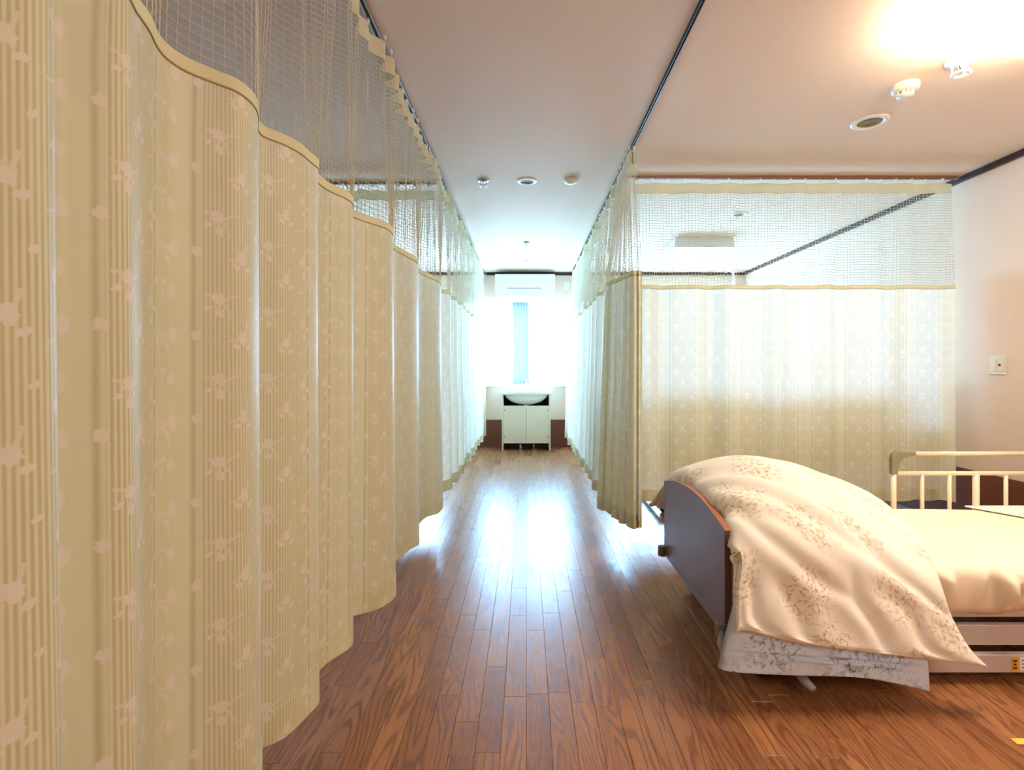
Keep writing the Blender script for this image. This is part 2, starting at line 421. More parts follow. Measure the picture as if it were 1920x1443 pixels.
# wainscot and crown
tag(box('baseboard_right', (XR-.012, YN, 0), (XR, YF, .435), M_wains, bevel=.003), kind='structure')
tag(box('baseboard_far', (XL+.013, YF-.012, 0), (XR-.013, YF, .41), M_wains, bevel=.003), kind='structure')
tag(box('baseboard_left', (XL, YN, 0), (XL+.012, YF, .435), M_wains, bevel=.003), kind='structure')
tag(box('trim_1', (XL+.02, YF-.018, H-.045), (XR-.02, YF, H-.0005), M_crown, bevel=.004), kind='structure')
tag(box('trim_2', (XR-.018, YN, H-.045), (XR, YF, H-.0005), M_crown, bevel=.004), kind='structure')
tag(box('trim_3', (XL, YN, H-.045), (XL+.018, YF, H-.0005), M_crown, bevel=.004), kind='structure')
# windows
for n, a, b_ in WINS:
    r = empty(n, ((a+b_)/2, YF+.1, WZ0), kind='structure')
    bm = bmesh.new(); y0, y1 = YF+.06, YF+.14
    bbox(bm, (a, y0, WZ0), (a+.04, y1, WZ1)); bbox(bm, (b_-.04, y0, WZ0), (b_, y1, WZ1))
    bbox(bm, (a+.04, y0, WZ0), (b_-.04, y1, WZ0+.04)); bbox(bm, (a+.04, y0, WZ1-.04), (b_-.04, y1, WZ1))
    bm_obj('window_frame', bm, M_sash, r)
    mid = (a+b_)/2
    for (p, q, yy) in ((a+.04, mid+.025, YF+.08), (mid-.025, b_-.04, YF+.11)):
        bm = bmesh.new()
        bbox(bm, (p, yy-.012, WZ0+.04), (p+.045, yy+.012, WZ1-.04)); bbox(bm, (q-.045, yy-.012, WZ0+.04), (q, yy+.012, WZ1-.04))
        bbox(bm, (p+.045, yy-.012, WZ0+.04), (q-.045, yy+.012, WZ0+.09)); bbox(bm, (p+.045, yy-.012, WZ1-.085), (q-.045, yy+.012, WZ1-.04))
        s_ = bm_obj('sash', bm, M_sash, r)
        g = box('glass_pane', (p+.044, yy-.003, WZ0+.089), (q-.044, yy+.003, WZ1-.084), M_glass, s_)
    box('window_sill', (a-.02, YF-.03, WZ0-.03), (b_+.02, YF+.06, WZ0-.001), M_white, r, bevel=.004)
    adopt(r)

# ------------------------------------------------------------------ cloth on a track
def smooth01(t): t = np.clip(t, 0, 1); return t*t*(3-2*t)
def plan(Pb, Pt, z, z0=.2, z1=2.54):
    k = smooth01((z-1.6)/(z1-1.6))
    return Pb*(1-k)+Pt*k
def offset(P, d):
    T = np.gradient(P, axis=0); T /= np.linalg.norm(T, axis=1)[:, None]+1e-9
    return P+np.stack([T[:, 1], -T[:, 0]], 1)*d
def sheet(name, fP, s, zs, m, parent, hemwave=None):
    n = len(s); V = []; UV = []
    for z in zs:
        P = fP(z); V.append(np.c_[P, np.full(n, z)]); UV.append(np.c_[s, np.full(n, z)])
    V = np.concatenate(V); UV = np.concatenate(UV)
    if hemwave is not None: V[:, 2] += np.tile(hemwave, len(zs))*np.repeat(np.clip(1-(np.array(zs)-zs[0])/.6, 0, 1), n)
    i, j = np.meshgrid(np.arange(len(zs)-1), np.arange(n-1), indexing='ij'); a = (i*n+j).ravel()
    return np_obj(name, V, np.stack([a, a+1, a+n+1, a+n], 1), m, parent, uv=UV)
def band(name, fP, s, z0, z1, th, m, parent, nz=3, hemwave=None, kind=None):
    """a closed doubled strip of cloth wrapped round the panel"""
    n = len(s); zs = np.linspace(z0, z1, nz); V = []; UV = []; Q = []; base = 0; j = np.arange(n-1)
    def strip(rows):
        nonlocal base
        for z, d in rows:
            V.append(np.c_[offset(fP(z), d), np.full(n, z) if hemwave is None else z+hemwave]); UV.append(np.c_[s, np.full(n, z)])
        for r in range(len(rows)-1):
            a = base+r*n+j; Q.append(np.stack([a, a+1, a+n+1, a+n], 1))
        base += n*len(rows)
    strip([(z, th) for z in zs]); strip([(z, -th) for z in zs]); strip([(z0, th), (z0, -th)]); strip([(z1, th), (z1, -th)])
    return np_obj(name, np.concatenate(V), np.concatenate(Q), m, parent, uv=np.concatenate(UV))
def netting(name, fP, s, z0, z1, m, parent, pitch=.019, r=.0015, zsag=None):
    n = len(s); V = []; Q = []; base = 0
    tri = [(0, 1), (.87, -.5), (-.87, -.5)]
    nh = int((z1-z0)/pitch)
    for h in range(nh+1):
        z = z0+(z1-z0)*h/nh; P = fP(z)
        for a, b_ in tri: V.append(np.c_[offset(P, a*r), np.full(n, z+b_*r)])
        j = np.arange(n-1)
        for k in range(3):
            q = (k+1) % 3; Q.append(np.stack([base+k*n+j, base+k*n+j+1, base+q*n+j+1, base+q*n+j], 1))
        base += 3*n
    # verticals
    step = max(1, int(round(pitch/(s[1]-s[0])))); idx = np.arange(0, n, step); zs = np.linspace(z0, z1, 9)
    L = []; W = []
    for z in zs:
        P = fP(z); T = np.gradient(P, axis=0); T /= np.linalg.norm(T, axis=1)[:, None]+1e-9; Nn = np.stack([T[:, 1], -T[:, 0]], 1)
        L.append(np.stack([np.c_[P[idx]+T[idx]*a*r+Nn[idx]*b_*r, np.full(len(idx), z)] for a, b_ in tri], 1))
    L = np.stack(L, 1)                      # idx, nz, 3, xyz
    V.append(L.reshape(-1, 3)); nz = len(zs)
    ii, jj, kk = np.meshgrid(np.arange(len(idx)), np.arange(nz-1), np.arange(3), indexing='ij')
    A = base+(ii*nz+jj)*3; q = (kk+1) % 3
    Q.append(np.stack([(A+kk).ravel(), (A+q).ravel(), (A+3+q).ravel(), (A+3+kk).ravel()], 1))
    return tag(np_obj(name, np.concatenate(V), np.concatenate(Q), m, parent), kind='stuff')

HOOK = None
def make_hook():
    bm = bmesh.new()
    bbox(bm, (-.004, -.009, -.012), (.004, .009, 0)); bcyl(bm, (0, 0, -.03), (0, 0, -.012), .0016, seg=6)
    bcyl(bm, (0, -.006, -.045), (0, 0, -.03), .0016, seg=6); bcyl(bm, (0, .006, -.045), (0, 0, -.03), .0016, seg=6)
    me = bpy.data.meshes.new('hook'); bm.to_mesh(me); bm.free(); me.materials.append(M_white); return me
HOOK = make_hook()
NETZ = 1.77; TOPZ = 2.545; HEMZ = .20
def privacy_curtain(label, Pb, Pt, nstep=.012, mat_cloth=None, hemz=HEMZ, netz=NETZ, group=None, thing_name='privacy_curtain', sway=None, hook_gap=.12, netpitch=.019):
    """Pb, Pt: plan curves (x,y) of the same count at hem and heading"""
    mat_cloth = mat_cloth or M_curtain
    Pbr, s = resample(Pb, nstep)
    t0 = np.r_[0, np.cumsum(np.hypot(*np.diff(Pb, axis=0).T))]
    Ptr = np.stack([np.interp(s, t0, Pt[:, 0]), np.interp(s, t0, Pt[:, 1])], 1)
    root = empty(thing_name, (float(Pbr[len(s)//2, 0]), float(Pbr[len(s)//2, 1]), hemz), label, 'curtain', group)
    fP = (lambda z: plan(Pbr, Ptr, z)) if sway is None else (lambda z: plan(Pbr, Ptr, z)+sway(Pbr, s, z))
    hw = .008*np.sin(s*9.0)+.006*np.sin(s*23+1)
    sheet('fabric_panel', fP, s, list(np.linspace(hemz, netz, 15)), mat_cloth, root, hw)
    band('bottom_hem', fP, s, hemz-.002, hemz+.085, .0018, mat_cloth, root, 3, hw)
    band('upper_hem', fP, s, netz-.004, netz+.022, .0016, M_hem, root, 2)
    band('stitch_line', fP, s, netz-.008, netz-.0055, .0019, M_stitch, root, 2)
    netting('netting', fP, s, netz+.02, TOPZ-.07, M_net, root, pitch=netpitch)
    band('heading_tape', fP, s, TOPZ-.075, TOPZ, .0012, M_tape, root, 2)
    # hooks in the track
    P = fP(TOPZ); d = 0; last = None; k = 0
    dd = np.r_[0, np.cumsum(np.hypot(*np.diff(Ptr, axis=0).T))]
    for q in np.arange(.02, dd[-1], hook_gap):
        i = int(np.searchsorted(dd, q)); i = min(i, len(P)-1)
        o = bpy.data.objects.new('hook', HOOK); COL.objects.link(o); o.parent = root
        o.location = (P[i, 0], P[i, 1], H-.022)
    adopt(root)
    return root

# left aisle curtain: fold positions read along its upper edge
pts = [(-.66, -2.1), (-.60, -1.95), (-.665, -1.75), (-.60, -1.5), (-.67, -1.28), (-.60, -1.05), (-.67, -.82), (-.60, -.6), (-.665, -.4), (-.60, -.22), (-.66, -.05), (-.605, .12), (-.665, .26), (-.60, .40), (-.668, .53), (-.618, .655), (-.675, .735),
       (-.632, .80), (-.650, .86), (-.683, .95), (-.683, 1.01), (-.645, 1.06), (-.617, 1.09), (-.612, 1.14), (-.628, 1.20), (-.674, 1.29), (-.635, 1.36), (-.615, 1.50), (-.668, 1.64), (-.622, 1.83), (-.678, 1.99), (-.582, 2.21), (-.66, 2.50), (-.612, 2.86), (-.665, 3.16), (-.598, 3.55), (-.667, 3.93)]
y = 3.93
k = 0
while y < 7.4:
    y += .17+.02*math.sin(k*1.7); k += 1
    pts.append((-.600-.008*math.sin(k*2.1) if k % 2 else -.665, y))
Pb = cr(pts, 4200)
def track(Pb, x0, axis, amp, per):
    Pt = Pb.copy(); o = 1-axis
    Pt[:, axis] = x0+(Pb[:, axis]-Pb[:, axis].mean())*.35
    d = np.r_[0, np.cumsum(np.abs(np.diff(Pb[:, o])))]
    ph = (d/per) % 1; Pt[:, axis] += (amp*(1+.5*np.sin(d*7.3)))*np.clip(1.5*(2*np.abs(ph-.5)-.5)*2, -1, 1)
    return Pt
Pt = track(Pb, -.63, 0, .022, .125)
def sway_left(P, s, z):
    k = np.clip((1.77-z)/1.57, 0, 1)**1.5
    return np.stack([(P[:, 0]+.635)*.35*k, .02*np.sin(P[:, 1]*2.2)*k], 1)
privacy_curtain('long beige curtain with pale flower vines, deep folds, running down the left of the aisle', Pb, Pt, sway=sway_left)
def rail(label, a, b_, mt, w_=.022, pts=None, grp=None):
    r = empty('curtain_rail', ((a[0]+b_[0])/2, (a[1]+b_[1])/2, H-.02), label, 'rail', grp)
    bm = bmesh.new(); hor = abs(b_[0]-a[0]) > abs(b_[1]-a[1]); h = w_/2; t = .004
    def seg(p, q, z0, z1):
        bbox(bm, (p[0], p[1], z0), (q[0], q[1], z1))
    if hor:
        seg((a[0], a[1]-h), (b_[0], a[1]+h), H-.005, H-.0005)
        seg((a[0], a[1]-h), (b_[0], a[1]-h+t), H-.022, H-.005); seg((a[0], a[1]+h-t), (b_[0], a[1]+h), H-.022, H-.005)
    else:
        seg((a[0]-h, a[1]), (a[0]+h, b_[1]), H-.005, H-.0005)
        seg((a[0]-h, a[1]), (a[0]-h+t, b_[1]), H-.022, H-.005); seg((a[0]+h-t, a[1]), (a[0]+h, b_[1]), H-.022, H-.005)
    bm_obj('channel', bm, mt, r)
    for p in (a, b_):
        box('end_cap', (p[0]-h-.001, p[1]-h-.001, H-.024), (p[0]+h+.001, p[1]+h+.001, H-.0006), M_rail, r)
    adopt(r); return r
rail('ceiling rail carrying the long curtain left of the aisle', (-.63, -2.3), (-.63, 7.58), M_rail)
rail('dark empty ceiling rail right of the aisle running overhead towards the bunched curtain', (.677, -2.3), (.677, 7.58), M_rail_dark, w_=.014)
# left cross curtain, seen through the netting
rail('ceiling rail crossing the left bay behind the netting', (-3.2, 3.93), (-.70, 3.93), M_rail)
t = np.linspace(0, 1, 900)
xx = -3.15+2.45*t
Pb = np.stack([xx, 3.97+.035*np.sin(xx*2*PI/.29)+.012*np.sin(xx*17)], 1)
privacy_curtain('pale green curtain hung across the left bay, glimpsed through the aisle netting', Pb, track(Pb, 3.95, 1, .012, .13), nstep=.016, mat_cloth=M_curtain_heavy)
# bunched curtain at the mouth of the right bay
ph = np.linspace(0, 1, 1100)
yy = 3.22+.50*ph
Pb = np.stack([.692-.118*ph+.020*np.sin(ph*2*PI*5.2+.9)+.003*np.sin(ph*41), yy+.022*np.sin(ph*2*PI*10.4)], 1)
Pb = np.r_[np.stack([np.linspace(.735, Pb[0, 0], 30)[:-1], np.linspace(3.245, Pb[0, 1], 30)[:-1]+.02*np.sin(np.linspace(0, PI, 29))], 1), Pb]
def sway_b(P, s, z):
    k = np.clip((1.77-z)/1.6, 0, 1)
    u = (P[:, 1]-3.22)/.5
    return np.stack([-.050*k*u-.010*k, .02*k*u-.04*k*(1-u)], 1)
privacy_curtain('olive beige curtain bunched in tight pleats at the end of the bare rail', Pb, np.stack([.677+(Pb[:, 0]-(.715-.25*(Pb[:, 1]-3.22)))*.7, Pb[:, 1]], 1), nstep=.010, mat_cloth=M_curtain_heavy, hemz=.17, hook_gap=.1, sway=sway_b)
# far right aisle curtain
pts = []; y = 3.74; k = 0
while y < 7.45:
    pts.append((.575+.010*math.sin(k*1.9) if k % 2 else .645, y)); y += .15+.02*math.sin(k*2.3); k += 1
Pb = cr(pts, 2600)
sway_f = lambda P, s, z: np.stack([-.035*np.clip((1.77-z)/1.6, 0, 1)+0*s, 0*s], 1)
privacy_curtain('pale backlit curtain right of the aisle running to the far wall', Pb, track(Pb, .677, 0, .016, .125), nstep=.014, sway=sway_f)
# right cross curtain
rail('brown ceiling rail crossing the right bay beyond the bed', (.72, 3.80), (3.19, 3.80), mat('rail_brown', (150, 110, 82), .4))
xx = np.linspace(.80, 3.165, 1200)
Pb = np.stack([xx, 3.80+.020*np.sin(xx*2*PI/.33+.6)+.012*np.sin(xx*2*PI/.19)], 1)
privacy_curtain('nearly flat pale curtain drawn across the right bay behind the bed', Pb, np.stack([xx, 3.80+.012*np.sin(xx*2*PI/.26)], 1), nstep=.012, hemz=.192, hook_gap=.115)

# ------------------------------------------------------------------ sheer curtains at the far windows
def sheer(label, x0, x1, per, amp, m, z0=.94, z1=2.15, grp=None, y=7.575):
    xx = np.linspace(x0, x1, max(60, int((x1-x0)/.006)))
    ph = xx*2*PI/per
    P = np.stack([xx, y+amp*np.sin(ph)+amp*.4*np.sin(ph*2.3+1)], 1)
    P, s = resample(P, .01)
    r = empty('sheer_curtain', ((x0+x1)/2, y, z0), label, 'curtain', grp)
    sheet('fabric_panel', lambda z: P, s, list(np.linspace(z0, z1-.05, 6)), m, r)
    band('heading_tape', lambda z: P, s, z1-.05, z1, .001, m, r, 2)
    band('bottom_hem', lambda z: P, s, z0-.001, z0+.05, .001, m, r, 2)
    adopt(r)
sheer('white sheer curtain left of the window middle, beside the long beige curtain', -.98, -.20, .09, .014, M_sheer)
sheer('greyish sheer curtain gathered tight at the middle of the window', -.22, .035, .045, .018, M_sheer2, y=7.56)
sheer('bright white sheer curtain over the right half of the window', .06, 1.0, .16, .008, M_sheer)
sheer('sheer curtain over the window of the far right bay', 1.25, 3.05, .15, .010, M_sheer_thin)
sheer('sheer curtain over the window of the far left bay', -3.05, -1.22, .15, .010, M_sheer_thin)
for lab, a, b_ in (('white pole over the aisle window sheers', -1.03, 1.03), ('white pole over the right bay sheers', 1.2, 3.1), ('white pole over the left bay sheers', -3.1, -1.2)):
    r = empty('sheer_curtain_rail', ((a+b_)/2, 7.575, 2.161), lab, 'rail')
    cyl('pole', (a, 7.575, 2.161), (b_, 7.575, 2.161), .009, M_white, r, 10)
    for x in (a+.03, b_-.03): box('bracket', (x-.008, 7.575, 2.153), (x+.008, YF, 2.169), M_white, r)
    adopt(r)

# ------------------------------------------------------------------ air conditioner
AX0, AX1, AY0 = -.455, .415, 7.38
r = empty('air_conditioner', (0, 7.6, 2.17), 'white wall air conditioner mounted above the far window', 'air conditioner')
prof = [(0, 0), (.15, 0), (.205, .03), (.225, .09), (.228, .20), (.215, .355), (.19, .365), (0, .365)]
def extr(name, prof, x0, x1, y, z, m, parent, bevel=.006):
    bm = bmesh.new(); vs = [bm.verts.new((x0, y-p, z+q)) for p, q in prof]; f = bm.faces.new(vs)
    g = bmesh.ops.extrude_face_region(bm, geom=[f]); bmesh.ops.translate(bm, vec=(x1-x0, 0, 0), verts=[v for v in g['geom'] if isinstance(v, bmesh.types.BMVert)])
    return bm_obj(name, bm, m, parent, bevel=bevel)
extr('casing', prof, AX0, AX1, YF-.001, 2.175, M_white, r)
box('front_panel', (AX0+.012, YF-.238, 2.272), (AX1-.012, YF-.222, 2.53), M_white, r, bevel=.004)
box('air_flap', (AX0+.05, YF-.229, 2.205), (AX1-.05, YF-.2, 2.255), M_white, r, bevel=.005)
box('intake_slot', (AX0+.18, YF-.2405, 2.318), (AX1-.20, YF-.238, 2.336), mat('panel_line', (168, 176, 190), .4), r)
adopt(r)
# outlet beside it
r = empty('wall_outlet', (.60, YF, 2.40), 'small white outlet plate on the far wall right of the air conditioner', 'outlet')
box('plate', (.565, YF-.008, 2.34), (.64, YF-.0005, 2.46), M_white, r, bevel=.003)
for z in (2.372, 2.428):
    box('socket', (.585, YF-.011, z-.018), (.62, YF-.008, z+.018), M_offwhite, r, bevel=.002)
adopt(r)

# ------------------------------------------------------------------ vanity and basin
VX0, VX1, VY = -.35, .345, 7.30
r = empty('vanity_cabinet', (0, 7.45, 0), 'cream two-door washstand cabinet below the far window', 'cabinet')
for x in (VX0, VX1-.022): box('side_panel', (x, VY, 0), (x+.022, YF-.015, .80), M_cab, r, bevel=.001)
box('bottom_panel', (VX0+.022, VY+.02, .10), (VX1-.022, YF-.015, .118), M_cab, r)
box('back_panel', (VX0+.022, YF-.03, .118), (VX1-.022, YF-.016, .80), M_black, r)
for (a, b_, hx) in ((VX0+.024, -.004, VX0+.04), (.0, VX1-.024, VX1-.04)):
    d = box('door', (a, VY-.002, .105), (b_, VY+.018, .64), M_cab, r, bevel=.002)
    for z in (.20, .575):
        cyl('screw_cap', (hx, VY-.006, z), (hx, VY-.002, z), .009, M_grey, d, 12)
adopt(r)
for c in r.children:
    pass
r = empty('wash_basin', (0, 7.4, .80), 'white ceramic wash basin on the cream cabinet', 'basin')
def basin():
    cx, cy = -.003, 7.42; V = []; seg = 48
    def ring(ax, ay, z, yo=0, p=2.0, front=1.0):
        for k in range(seg):
            a = 2*PI*k/seg; c, s_ = math.cos(a), math.sin(a)
            e = 2/p; V.append((cx+ax*math.copysign(abs(c)**e, c), cy+yo+ay*math.copysign(abs(s_)**e, s_), z))
    rings = [(.03, .03, .64, .0, 2), (.12, .08, .655, 0, 2), (.22, .13, .69, 0, 2.2), (.29, .17, .745, 0, 2.4), (.32, .185, .795, 0, 3), (.375, .197, .803, 0, 6), (.385, .20, .82, 0, 6), (.383, .20, .845, 0, 6),
             (.37, .192, .853, 0, 6), (.30, .14, .848, -.02, 2.6), (.27, .125, .82, -.02, 2.4), (.19, .09, .735, -.02, 2), (.04, .03, .70, -.01, 2)]
    for q in rings: ring(q[0], q[1], q[2], q[3], q[4])
    Fc = []
    for i in range(len(rings)-1):
        for k in range(seg): Fc.append([i*seg+k, i*seg+(k+1) % seg, (i+1)*seg+(k+1) % seg, (i+1)*seg+k])
    Fc.append(list(range(seg))[::-1]); Fc.append([(len(rings)-1)*seg+k for k in range(seg)])
    return mesh_obj('bowl', V, Fc, M_ceramic, r, smooth=True)
basin()
cyl('drain', (-.003, 7.40, .60), (-.003, 7.40, .66), .032, M_white, r)
tube('trap_pipe', [(-.003, 7.40, .61), (-.003, 7.40, .40), (-.003, 7.43, .36), (-.003, 7.47, .40), (-.003, 7.5, .44), (-.003, 7.57, .45)], .016, M_chrome, r)
adopt(r)
r = empty('faucet', (-.003, 7.50, .852), 'chrome single lever tap standing on the wash basin', 'tap')
cyl('body', (-.003, 7.50, .852), (-.003, 7.50, .965), .021, M_chrome, r, bevel=.003)
tube('spout', [(-.003, 7.50, .93), (-.003, 7.47, .955), (-.003, 7.41, .95), (-.003, 7.385, .925)], .011, M_chrome, r)
tube('lever', [(-.003, 7.505, .965), (-.003, 7.49, .985), (-.003, 7.43, 1.01)], [.014, .011, .007], M_chrome, r)
adopt(r)
for k, x in enumerate((-.085, .105)):
    r = empty('supply_pipe', (x, 7.36, 0), ('thicker' if k == 0 else 'thinner')+' chrome pipe stub rising from the floor under the wash cabinet', 'pipe', 'pipes under the wash cabinet')
    cyl('pipe', (x, 7.36, .001), (x, 7.36, .0985), .014 if k == 0 else .008, M_chrome, r); cyl('flange', (x, 7.36, .001), (x, 7.36, .008), .03 if k == 0 else .02, M_chrome, r)
    adopt(r)
r = empty('floor_hatch', (.1, 6.95, 0), 'small round metal floor cap in front of the wash cabinet', 'floor cap')
cyl('cap', (.095, 6.85, .0004), (.095, 6.85, .003), .04, M_alu, r, 24); cyl('cap_slot', (.08, 6.85, .0032), (.11, 6.85, .0032), .002, M_black, r, 6); adopt(r)

# ------------------------------------------------------------------ ceiling fittings
def at(px, py):
    """point of the ceiling plane under a pixel of the photograph"""
    Y = F*(H-CH)/(690-py); return ((px-987)*Y/F, Y)
def downlight(px, py, R, label, grp=None):
    x, y = at(px, py); r = empty('downlight', (x, y, H), label, 'downlight', grp)
    lathe('trim_ring', [(R*.66, -.001), (R*.68, -.008), (R*.85, -.010), (R, -.005), (R, -.0005)], M_white, r, 40, (0, 0, 0))
    lathe('baffle', [(R*.665, -.004), (R*.55, -.0015), (0.001, -.0012)], M_baffle, r, 32)
    for k in range(3): lathe('baffle_ring', [(R*(.2+.14*k), -.0025), (R*(.215+.14*k), -.004), (R*(.23+.14*k), -.0025)], M_baffle, r, 32)
def smoke(px, py, label, R=.052, flat=False):
    x, y = at(px, py); r = empty('smoke_detector', (x, y, H), label, 'smoke detector', None)
    lathe('base', [(R, -.0005), (R, -.014), (R*.95, -.026), (R*.72, -.034), (0.001, -.034)], M_offwhite, r, 36)
    if not flat:
        for k in range(10):
            a = 2*PI*k/10; c, s_ = math.cos(a)*R*.55, math.sin(a)*R*.55
            cyl('rib', (c, s_, -.050), (c, s_, -.033), .0035, M_offwhite, r, 6)
        lathe('sensor_cap', [(0.001, -.033), (R*.4, -.033), (R*.4, -.050), (R*.6, -.050), (R*.6, -.056), (0.001, -.058)], M_offwhite, r, 30)
    else:
        lathe('sensor_cap', [(R*.6, -.033), (R*.55, -.038), (0.001, -.040)], M_offwhite, r, 30)
def sprinkler(px, py, label, s=1.0):
    x, y = at(px, py); r = empty('sprinkler', (x, y, H), label, 'sprinkler', None)
    lathe('escutcheon', [(.046*s, -.0005), (.045*s, -.008), (.03*s, -.016), (.012*s, -.018), (.001, -.018)], M_white if s > 1 else M_alu, r, 30)
    for k in range(3):
        a = 2*PI*k/3+.5; cyl('strut', (math.cos(a)*.024*s, math.sin(a)*.024*s, -.046*s), (math.cos(a)*.024*s, math.sin(a)*.024*s, -.014*s), .0035*s, M_white, r, 8)
    lathe('deflector', [(.017*s, -.046*s), (.03*s, -.046*s), (.03*s, -.052*s), (.017*s, -.052*s), (.017*s, -.046*s)], M_white, r, 30)
    lathe('fusible_plug', [(.008*s, -.016), (.008*s, -.044*s), (.001, -.046*s)], M_chrome, r, 12)
downlight(988, 339, .076, 'round recessed downlight with olive baffle over the aisle')
downlight(1631, 228, .098, 'round recessed downlight with amber baffle above the bed')
downlight(1386, 401, .075, 'round recessed downlight beyond the net, in the ceiling of the far right bay')
smoke(1070, 335, 'round smoke detector on the aisle ceiling, right of the downlight', .052, True)
smoke(1697, 160, 'white smoke detector between the ceiling lamp and the amber downlight', .062)
sprinkler(906, 337, 'metal sprinkler head on the aisle ceiling, left of the downlight')
sprinkler(1802, 112, 'white sprinkler head just beyond the glowing ceiling lamp', 1.35)
sprinkler(987, 454, 'tiny sprinkler head on the aisle ceiling far down the room', .8)
downlight(987, 488, .06, 'small pale downlight nearest the far wall in the aisle ceiling')
sprinkler(1268, 486, 'small sprinkler head on the far right bay ceiling near the window wall', .9)

def ceiling_lamp(x0, x1, y0, y1, m, label):
    r = empty('ceiling_lamp', ((x0+x1)/2, (y0+y1)/2, H), label, 'ceiling lamp')
    box('mounting_plate', (x0+.012, y0+.012, H-.018), (x1-.012, y1-.012, H-.0005), M_lampbody, r)
    bm = bmesh.new(); bbox(bm, (x0, y0, H-.115), (x1, y1, H-.018))
    for v in bm.verts:
        if v.co.z < H-.06: 
            v.co.x += -.012 if v.co.x < (x0+x1)/2 else .012
            v.co.y += -.012 if v.co.y < (y0+y1)/2 else .012
    bm_obj('diffuser', bm, m, r, bevel=.008)
    adopt(r)
ceiling_lamp(1.625, 2.265, 1.50, 2.155, M_lamp, 'glowing box ceiling lamp above the bed')
ceiling_lamp(1.625, 2.265, -1.75, -1.05, M_lamp_fill, 'added box lamp on the ceiling behind the viewpoint, unseen fill light for the near curtain')  # added out of view to brighten the near curtain and duvet front
ceiling_lamp(1.615, 2.255, 5.56, 6.20, mat('unlit_diffuser', (235, 236, 234), .4), 'unlit box ceiling lamp in the far right bay behind the net')

# IV pole / pipe by the far wall
r = empty('drip_pole', (2.93, 7.25, 0), 'thin white pole with hooked top standing in the far right bay', 'pole')
tube('pole', [(2.93, 7.25, .04), (2.93, 7.25, 2.35), (2.93, 7.25, 2.52)], .014, M_white, r)
tube('hook_arm', [(2.93, 7.25, 2.52), (2.89, 7.25, 2.545), (2.84, 7.25, 2.545), (2.82, 7.25, 2.53)], .012, M_white, r)
tube('hook_arm', [(2.93, 7.25, 2.52), (2.96, 7.25, 2.54), (2.99, 7.25, 2.535)], .010, M_white, r)
cyl('collar', (2.93, 7.25, 2.36), (2.93, 7.25, 2.43), .022, M_white, r)
lathe('foot', [(.001, .045), (.02, .042), (.16, .012), (.165, .001), (.001, .001)], M_white, r, 28, (2.93, 7.25, 0))
adopt(r)

# switch plate on the right wall
r = empty('wall_switch', (XR, 3.5, 1.17), 'cream switch plate on the right wall beside the curtain', 'switch')
y0 = F*XR/(1857-987); y1 = F*XR/(1888-987)
ym = (y0+y1)/2; z0, z1 = 1.165, 1.165
zc = CH+(690-684.5)*ym/F
box('plate', (XR-.008, ym-.06, zc-.064), (XR-.0005, ym+.06, zc+.064), M_offwhite, r, bevel=.003)
box('rocker', (XR-.012, ym+.008, zc-.045), (XR-.008, ym+.045, zc+.045), M_offwhite, r, bevel=.002)
box('rocker', (XR-.012, ym-.046, zc-.045), (XR-.008, ym-.006, zc+.045), M_offwhite, r, bevel=.002)
cyl('pilot_button', (XR-.0145, ym-.02, zc+.002), (XR-.012, ym-.02, zc+.002), .009, mat('pilot_red', (110, 40, 30), .4), r, 16)
adopt(r)

